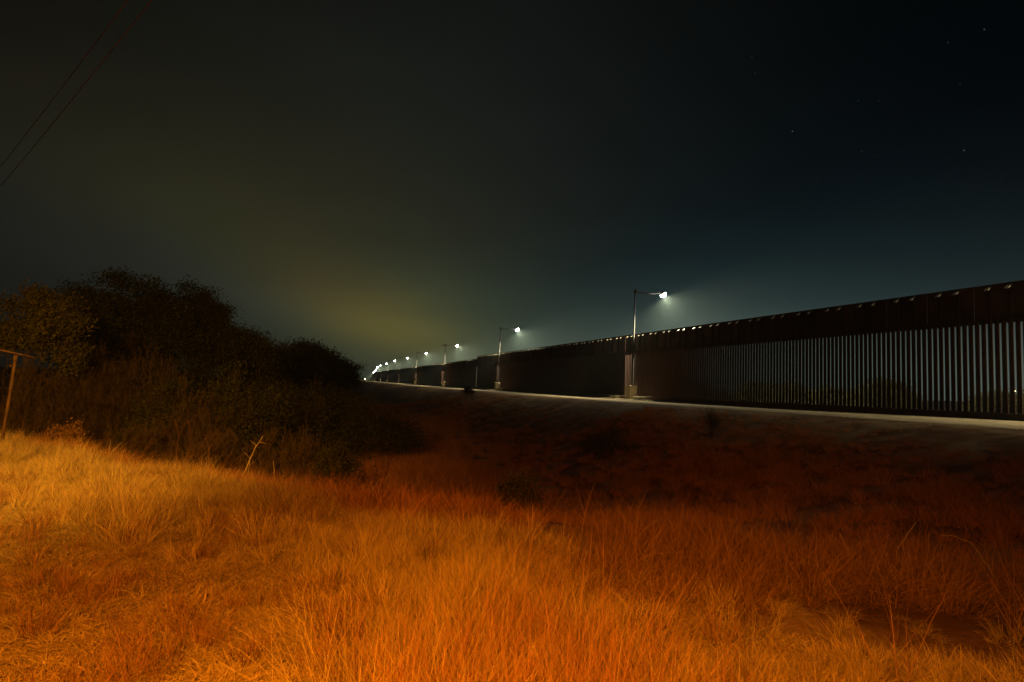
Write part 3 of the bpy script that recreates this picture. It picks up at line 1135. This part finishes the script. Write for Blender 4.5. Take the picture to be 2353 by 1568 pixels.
def scatter(name, label, cat, pts, rotv, scl, idx, coll, m):
    me = bpy.data.meshes.new(name)
    me.vertices.add(len(pts))
    me.vertices.foreach_set('co', np.asarray(pts, np.float32).ravel())
    a = me.attributes.new('rot', 'FLOAT_VECTOR', 'POINT')
    a.data.foreach_set('vector', np.asarray(rotv, np.float32).ravel())
    a = me.attributes.new('scl', 'FLOAT_VECTOR', 'POINT')
    a.data.foreach_set('vector', np.asarray(scl, np.float32).ravel())
    a = me.attributes.new('idx', 'INT', 'POINT')
    a.data.foreach_set('value', np.asarray(idx, np.int32))
    me.materials.append(M[m])
    o = bpy.data.objects.new(name, me)
    col.objects.link(o)
    ng = bpy.data.node_groups.new(name, 'GeometryNodeTree')
    ng.interface.new_socket('Geometry', in_out='INPUT', socket_type='NodeSocketGeometry')
    ng.interface.new_socket('Geometry', in_out='OUTPUT', socket_type='NodeSocketGeometry')
    N_ = ng.nodes.new
    gi, go = N_('NodeGroupInput'), N_('NodeGroupOutput')
    ci = N_('GeometryNodeCollectionInfo')
    ci.inputs['Collection'].default_value = coll
    ci.inputs['Separate Children'].default_value = True
    ci.inputs['Reset Children'].default_value = True
    ip = N_('GeometryNodeInstanceOnPoints')
    ip.inputs['Pick Instance'].default_value = True

    def attr(nm, ty):
        n = N_('GeometryNodeInputNamedAttribute')
        n.data_type = ty
        n.inputs['Name'].default_value = nm
        return n.outputs['Attribute']
    L = ng.links.new
    L(gi.outputs[0], ip.inputs['Points'])
    L(ci.outputs[0], ip.inputs['Instance'])
    L(attr('idx', 'INT'), ip.inputs['Instance Index'])
    er = N_('FunctionNodeEulerToRotation')
    L(attr('rot', 'FLOAT_VECTOR'), er.inputs[0])
    L(er.outputs[0], ip.inputs['Rotation'])
    L(attr('scl', 'FLOAT_VECTOR'), ip.inputs['Scale'])
    L(ip.outputs[0], go.inputs[0])
    md = o.modifiers.new('scatter', 'NODES')
    md.node_group = ng
    tag(o, label, cat, kind='stuff')
    return o


grs = np.random.default_rng(21)
mat_c = variants('matted', [(200 + k, 120, 0.20, 0.12, 0.34, 1.12, 0.28, 0.0042, 0.5) for k in range(5)], 'straw')
matr_c = variants('mattedrusty', [(300 + k, 110, 0.22, 0.12, 0.36, 1.0, 0.35, 0.0042, 0.6) for k in range(5)], 'weed')
field_c = variants('fieldgrass', [(520 + k, 90, 0.18, 0.22, 0.55, 0.35, 0.25, 0.006, 0.6) for k in range(5)], 'field')
lit_c = variants('litter', [(500 + k, 90, 0.24, 0.06, 0.20, 1.5, 0.06, 0.005, 0.15, 3) for k in range(4)], 'litter')
mid_c = variants('mid', [(220 + k, 110, 0.16, 0.22, 0.50, 0.40, 0.25, 0.0042, 0.7) for k in range(5)], 'straw')
tall_c = variants('tall', [(240 + k, 60, 0.20, 0.30, 0.88, 0.20, 0.16, 0.0027, 0.45, 6) for k in range(5)], 'straw_red')
seed_c = variants('seed', [(400 + k, 5, 0.10, 0.45, 0.9, 0.25, 0.22, 0.006, 0.3, 6) for k in range(4)], 'weed')
tallp_c = variants('tallstraw', [(340 + k, 60, 0.20, 0.30, 0.88, 0.22, 0.18, 0.0027, 0.5, 6) for k in range(5)], 'straw')
tuft_c = variants('tuft', [(260 + k, 60, 0.06, 0.10, 0.24, 0.35, 0.22, 0.0040, 0.3) for k in range(4)], 'weed')
tang_c = variants('tangle', [(280 + k, 70, 0.28, 0.35, 0.9, 0.85, 0.40, 0.0042, 1.0, 7) for k in range(5)], 'weed')


def wedge(n, y0, y1, rs_, pad=0.12):
    """random points in the view wedge, uniform per square metre"""
    Y = np.sqrt(rs_.uniform(y0 * y0, y1 * y1, n))
    X = Y * rs_.uniform(-0.86 - pad, 0.86 + pad, n)
    return X, Y


def zones(X, Y):
    s, w = to_sw(X, Y)
    q = (Y + 0.66 * X - 5.0) / 1.2
    r = X / Y
    n1 = vnoise(X, Y, 0.9)
    n2 = vnoise(X + 40, Y, 2.2)
    return s, w, q, r, n1, n2


def place(name, label, cat, coll, m, nvar, X, Y, sc, szz=None, tilt=0.15, sxy=1.0, zf=1.0, rs_=grs):
    n = len(X)
    Z = ground_z(X, Y)
    rot = np.stack([rs_.normal(0, tilt, n), rs_.normal(0, tilt, n), rs_.uniform(0, 6.28, n)], 1)
    scl = np.stack([sc * sxy, sc * sxy, (sc if szz is None else szz) * zf], 1)
    print(name, n)
    return scatter(name, label, cat, np.stack([X, Y, Z], 1), rot, scl, rs_.integers(0, nvar, n), coll, m)


# matted straw all over the near slope
X, Y = wedge(26000, 1.6, 15, grs)
s, w, q, r, n1, n2 = zones(X, Y)
bare = ((r > 0.28) & (Y > 3.9) & (Y < 5.6) & (n1 < 0.35))
thin_ = (r < -0.22 + 0.15 * n1) & (Y < 7.5)
flat_ = bare & (grs.random(len(X)) < 0.35)
thin_ = thin_ | flat_
keep = (q < 1.5) & (~bare | flat_) & (grs.random(len(X)) < np.where(thin_, np.clip(0.4 + 0.8 * n2, 0.1, 0.85), 0.8))
rusty = keep & ~flat_ & (grs.random(len(X)) < ss(0.0, 0.30, r) * ss(3.4, 5.0, Y))
for nm_, mm_, cc_, sel, lb_ in (('matted_grass', 'straw', mat_c, keep & ~rusty, 'flattened dry straw grass covering the near slope'),
                                ('rusty_grass', 'weed', matr_c, rusty, 'rusty dark matted grass towards the right of the slope')):
    place(nm_, lb_, 'grass', cc_, mm_, 5, X[sel], Y[sel], grs.uniform(0.6, 1.15, sel.sum()) * (0.8 + 0.3 * np.clip(n2[sel], -1, 1)) * np.where(thin_[sel], 0.6, 0.9), zf=np.where(flat_[sel], 0.25, np.where(thin_[sel], 0.42, 1.0)))
X, Y = wedge(9000, 1.5, 9.5, grs)
s, w, q, r, n1, n2 = zones(X, Y)
keep = (q < 0.3)
place('straw_litter', 'pale straw litter lying flat on the soil of the near slope', 'straw', lit_c, 'litter', 4, X[keep], Y[keep], grs.uniform(0.8, 1.3, keep.sum()), tilt=0.06)
# mid grass: crest of the slope and centre
X, Y = wedge(20000, 2.2, 17, grs)
s, w, q, r, n1, n2 = zones(X, Y)
pm = ss(-1.8, -0.5, q) * 0.8 + 0.30 * ss(-0.25, 0.0, r)
pm = pm * (0.55 + 0.6 * n1) * (1 - ss(0.5, 2.2, q))
pm = np.where((r > 0.15) & (Y > 3.8), pm * 0.12 * (n1 > 0), pm)
keep = grs.random(len(X)) < np.clip(pm, 0, 1)
place('dry_grass', 'waist-low dry grass clumps along the crest of the slope', 'grass', mid_c, 'straw', 5, X[keep], Y[keep], grs.uniform(0.45, 1.0, keep.sum()) * (1 - 0.25 * ss(-0.3, 0.6, r[keep])) * (0.85 + 0.45 * n2[keep]))
# tall reddish stalk grass close to the camera, centre and right
X, Y = wedge(9000, 1.7, 6.6, grs)
s, w, q, r, n1, n2 = zones(X, Y)
edge = 3.2 + 0.8 * np.exp(-((r - 0.05) / 0.22) ** 2) - 0.7 * ss(0.2, 0.6, r)
pt = ss(-0.34, -0.08, r) * (1 - ss(edge - 0.6, edge + 0.4, Y)) * (0.75 + 0.45 * n1)
keep = grs.random(len(X)) < np.clip(pt, 0, 1) * 0.42 * np.clip(0.7 + 0.9 * n2, 0.12, 1)
tz = (0.88 - 0.30 * ss(0.25, 0.8, r[keep])) * grs.uniform(0.55, 1.08, keep.sum())
core = np.exp(-((r[keep] - 0.16) / 0.42) ** 2 - ((Y[keep] - 2.6) / 2.2) ** 2)
red = grs.random(keep.sum()) < core * 0.9
for nm_, cc_, mm_, sel, lb_ in (('tall_grass', tall_c, 'straw_red', red, 'tall thin reddish grass stalks in the bottom middle'), ('tall_straw', tallp_c, 'straw', ~red, 'tall thin straw stalks mixed among the reddish ones')):
    place(nm_, lb_, 'grass', cc_, mm_, 5, X[keep][sel], Y[keep][sel], grs.uniform(0.8, 1.1, sel.sum()), szz=tz[sel], tilt=0.12)
# dark rusty weed clumps inside the bright grass
X, Y = wedge(2600, 2.6, 9, grs)
s, w, q, r, n1, n2 = zones(X, Y)
n4 = vnoise(X + 11, Y + 7, 1.3)
keep = (q < 0.8) & (n4 > 0.38) & (grs.random(len(X)) < 0.6)
place('rusty_weeds', 'dark rusty weed clumps among the bright grass', 'weeds', tang_c, 'weed', 5, X[keep], Y[keep], grs.uniform(0.3, 0.55, keep.sum()), tilt=0.3)
# a few thick seed stalks standing out of the grass
X, Y = wedge(1100, 2.2, 12, grs)
s, w, q, r, n1, n2 = zones(X, Y)
keep = (q < 2.2) & (grs.random(len(X)) < np.where(r < -0.2, 0.15, 0.3))
place('seed_stalks', 'scattered thicker stalks with seed heads above the grass', 'stalks', seed_c, 'weed', 4, X[keep], Y[keep], grs.uniform(0.5, 1.0, keep.sum()) * np.where(r[keep] < -0.2, 0.6, 1.0), tilt=0.2)
# little dark tufts in the flattened grass at the left and on the bare soil
X, Y = wedge(1500, 2.4, 9, grs)
s, w, q, r, n1, n2 = zones(X, Y)
keep = (q < 0) & ((r < -0.2) | (r > 0.3)) & (n2 > -0.1) & (grs.random(len(X)) < 0.6)
place('grass_tufts', 'small dark upright tufts in the flattened grass', 'grass', tuft_c, 'weed', 4, X[keep], Y[keep], grs.uniform(0.7, 1.3, keep.sum()))
# tangled dead weeds: right middle distance and along the swale edge
X, Y = wedge(5200, 5.0, 12, grs)
s, w, q, r, n1, n2 = zones(X, Y)
pk = (1 - ss(1.8, 3.6, np.abs(q - 1.6))) * ss(0.02, 0.25, r) * (0.75 + 0.6 * n1)
pk = np.where(r < 0.1, 0.12 * (np.abs(q - 1.2) < 1.2), pk)
keep = grs.random(len(X)) < np.clip(pk, 0, 1) * 0.8
place('tangled_weeds', 'tangle of dead weeds and bent stalks behind the bright grass', 'weeds', tang_c, 'weed', 5, X[keep], Y[keep], grs.uniform(0.45, 0.9, keep.sum()), tilt=0.3)
# thin grass over the dark field and the slope up to the road
X, Y = wedge(110000, 7, 75, grs, 0.05)
s, w, q, r, n1, n2 = zones(X, Y)
n3 = vnoise(X, Y, 0.25)
pf = (q > 1.2) * (w > 10.6) * np.clip(0.50 + 0.4 * n1 + 0.4 * n3, 0.06, 1) * np.where(Y < 30, 1.0, 0.5)
pf = pf * (1 - 0.55 * (1 - ss(9.4, 13, w)))
keep = grs.random(len(X)) < pf
place('field_grass', 'thin dry grass over the dark field between slope and road', 'grass', field_c, 'field', 5, X[keep], Y[keep], grs.uniform(0.4, 0.95, keep.sum()) * (0.85 + 0.4 * n3[keep]) * (0.3 + 0.7 * ss(10.5, 16, w[keep])), sxy=1.5)
X, Y = wedge(9000, 8, 45, grs, 0.05)
s, w, q, r, n1, n2 = zones(X, Y)
keep = (q > 1.5) & (w > 13) & (vnoise(X + 70, Y, 0.5) > 0.05) & (grs.random(len(X)) < 0.5)
place('field_weeds', 'low ragged weeds scattered through the dark field', 'weeds', tang_c, 'weed', 5, X[keep], Y[keep], grs.uniform(0.35, 0.85, keep.sum()), tilt=0.3)
# litter of pebbles on bare soil and road
def pebble_coll():
    c = bpy.data.collections.new('pebbles')
    import bmesh
    for k in range(3):
        bm = bmesh.new()
        bmesh.ops.create_icosphere(bm, subdivisions=1, radius=1)
        rs_ = np.random.default_rng(k)
        for v in bm.verts:
            v.co *= rs_.uniform(0.75, 1.2)
            v.co.z *= 0.55
        me = bpy.data.meshes.new('pebble_%d' % k)
        bm.to_mesh(me)
        bm.free()
        me.materials.append(M['stone'])
        c.objects.link(bpy.data.objects.new('pebble_%d' % k, me))
    return c


X, Y = wedge(9000, 2.2, 32, grs)
s, w, q, r, n1, n2 = zones(X, Y)
keep = ((q < 0.5) & (r > 0.15) & (Y < 7)) | ((w > 0.6) & (w < 9.5)) | (grs.random(len(X)) < 0.1)
place('pebbles', 'pale pebbles scattered over bare soil and road', 'pebbles', pebble_coll(), 'stone', 3, X[keep], Y[keep], grs.uniform(0.006, 0.022, keep.sum()) * np.where(Y[keep] > 12, 1.7, 1.0))

# ------------------------------------------------------------------ far lights
def beacon(name, label, cat, px, py, Y, r_, m, group=None):
    x_, y_, z_ = at(px, py, Y)
    zg_ = float(ground_z(x_, y_))
    h_ = z_ - zg_
    root_ = empty(name, (x_, y_, zg_))
    tag(root_, label, cat, group)
    mb_ = MB()
    mb_.tube([(0, 0, 0), (0, 0, h_)], [r_ * 0.5, r_ * 0.25], 6)
    if h_ > 20:
        for q_ in range(12):
            z0 = h_ * q_ / 12
            mb_.box((0, 0, z0), (r_ * 2.2 * (1 - q_ / 16), r_ * 0.4, r_ * 0.4))
    else:
        mb_.box((r_, 0, h_), (r_ * 2.2, r_ * 0.5, r_ * 0.4))
    mb_.build('mast', M['galv'], root_)
    mb_ = MB()
    mb_.lathe([(0, -r_), (r_ * 0.8, -r_ * 0.6), (r_, 0), (r_ * 0.8, r_ * 0.6), (0, r_)], 12, (0 if h_ > 20 else r_ * 2, 0, h_ + (r_ if h_ > 20 else -r_)))
    mb_.build('lamp', m, root_)
    return root_


beacon('radio_mast', 'far mast topped by a red beacon just above the tree line', 'mast', 709, 804, 640, 0.75, M['red'])
for px, py, r_, lab in ((791.5, 860, 0.42, 'tiny far yellow yard light, leftmost of the cluster at the end of the tree line'),
                        (802, 867, 0.42, 'tiny far yellow yard light, second from the left at the end of the tree line'),
                        (815, 866.5, 0.55, 'brightest of the tiny yellow yard lights left of the floodlight streak'),
                        (812.5, 870.5, 0.40, 'tiny far yellow yard light just under the brightest one'),
                        (823, 871, 0.35, 'faint tiny yellow yard light between the brightest one and the wall end'),
                        (836, 869.5, 0.55, 'tiny yellow-green yard light right under the end of the floodlight streak')):
    beacon('yard_light', lab, 'light', px, py, 560, r_, M['yard'], 'far yard lights')
beacon('yard_light', 'tiny orange light beyond the bollards near the right edge', 'light', 2330, 898, 300, 0.25, M['yard'])

# ------------------------------------------------------------------ haze
HAZE = 0.0004
mb = MB()
mb.box((-150, 520, 34), (900, 1160, 76))
hz = mb.build('haze', None)
hz.data.materials.clear()
hm = bpy.data.materials.new('haze')
hm.use_nodes = True
hm.node_tree.nodes.clear()
ho = hm.node_tree.nodes.new('ShaderNodeOutputMaterial')
hv = hm.node_tree.nodes.new('ShaderNodeVolumePrincipled')
hv.inputs['Color'].default_value = (0.68, 0.92, 1.0, 1)
hv.inputs['Density'].default_value = HAZE
hv.inputs['Anisotropy'].default_value = 0.2
hm.node_tree.links.new(hv.outputs[0], ho.inputs['Volume'])
hz.data.materials.append(hm)
tag(hz, 'thin night haze glowing around the floodlights', 'haze', kind='stuff')
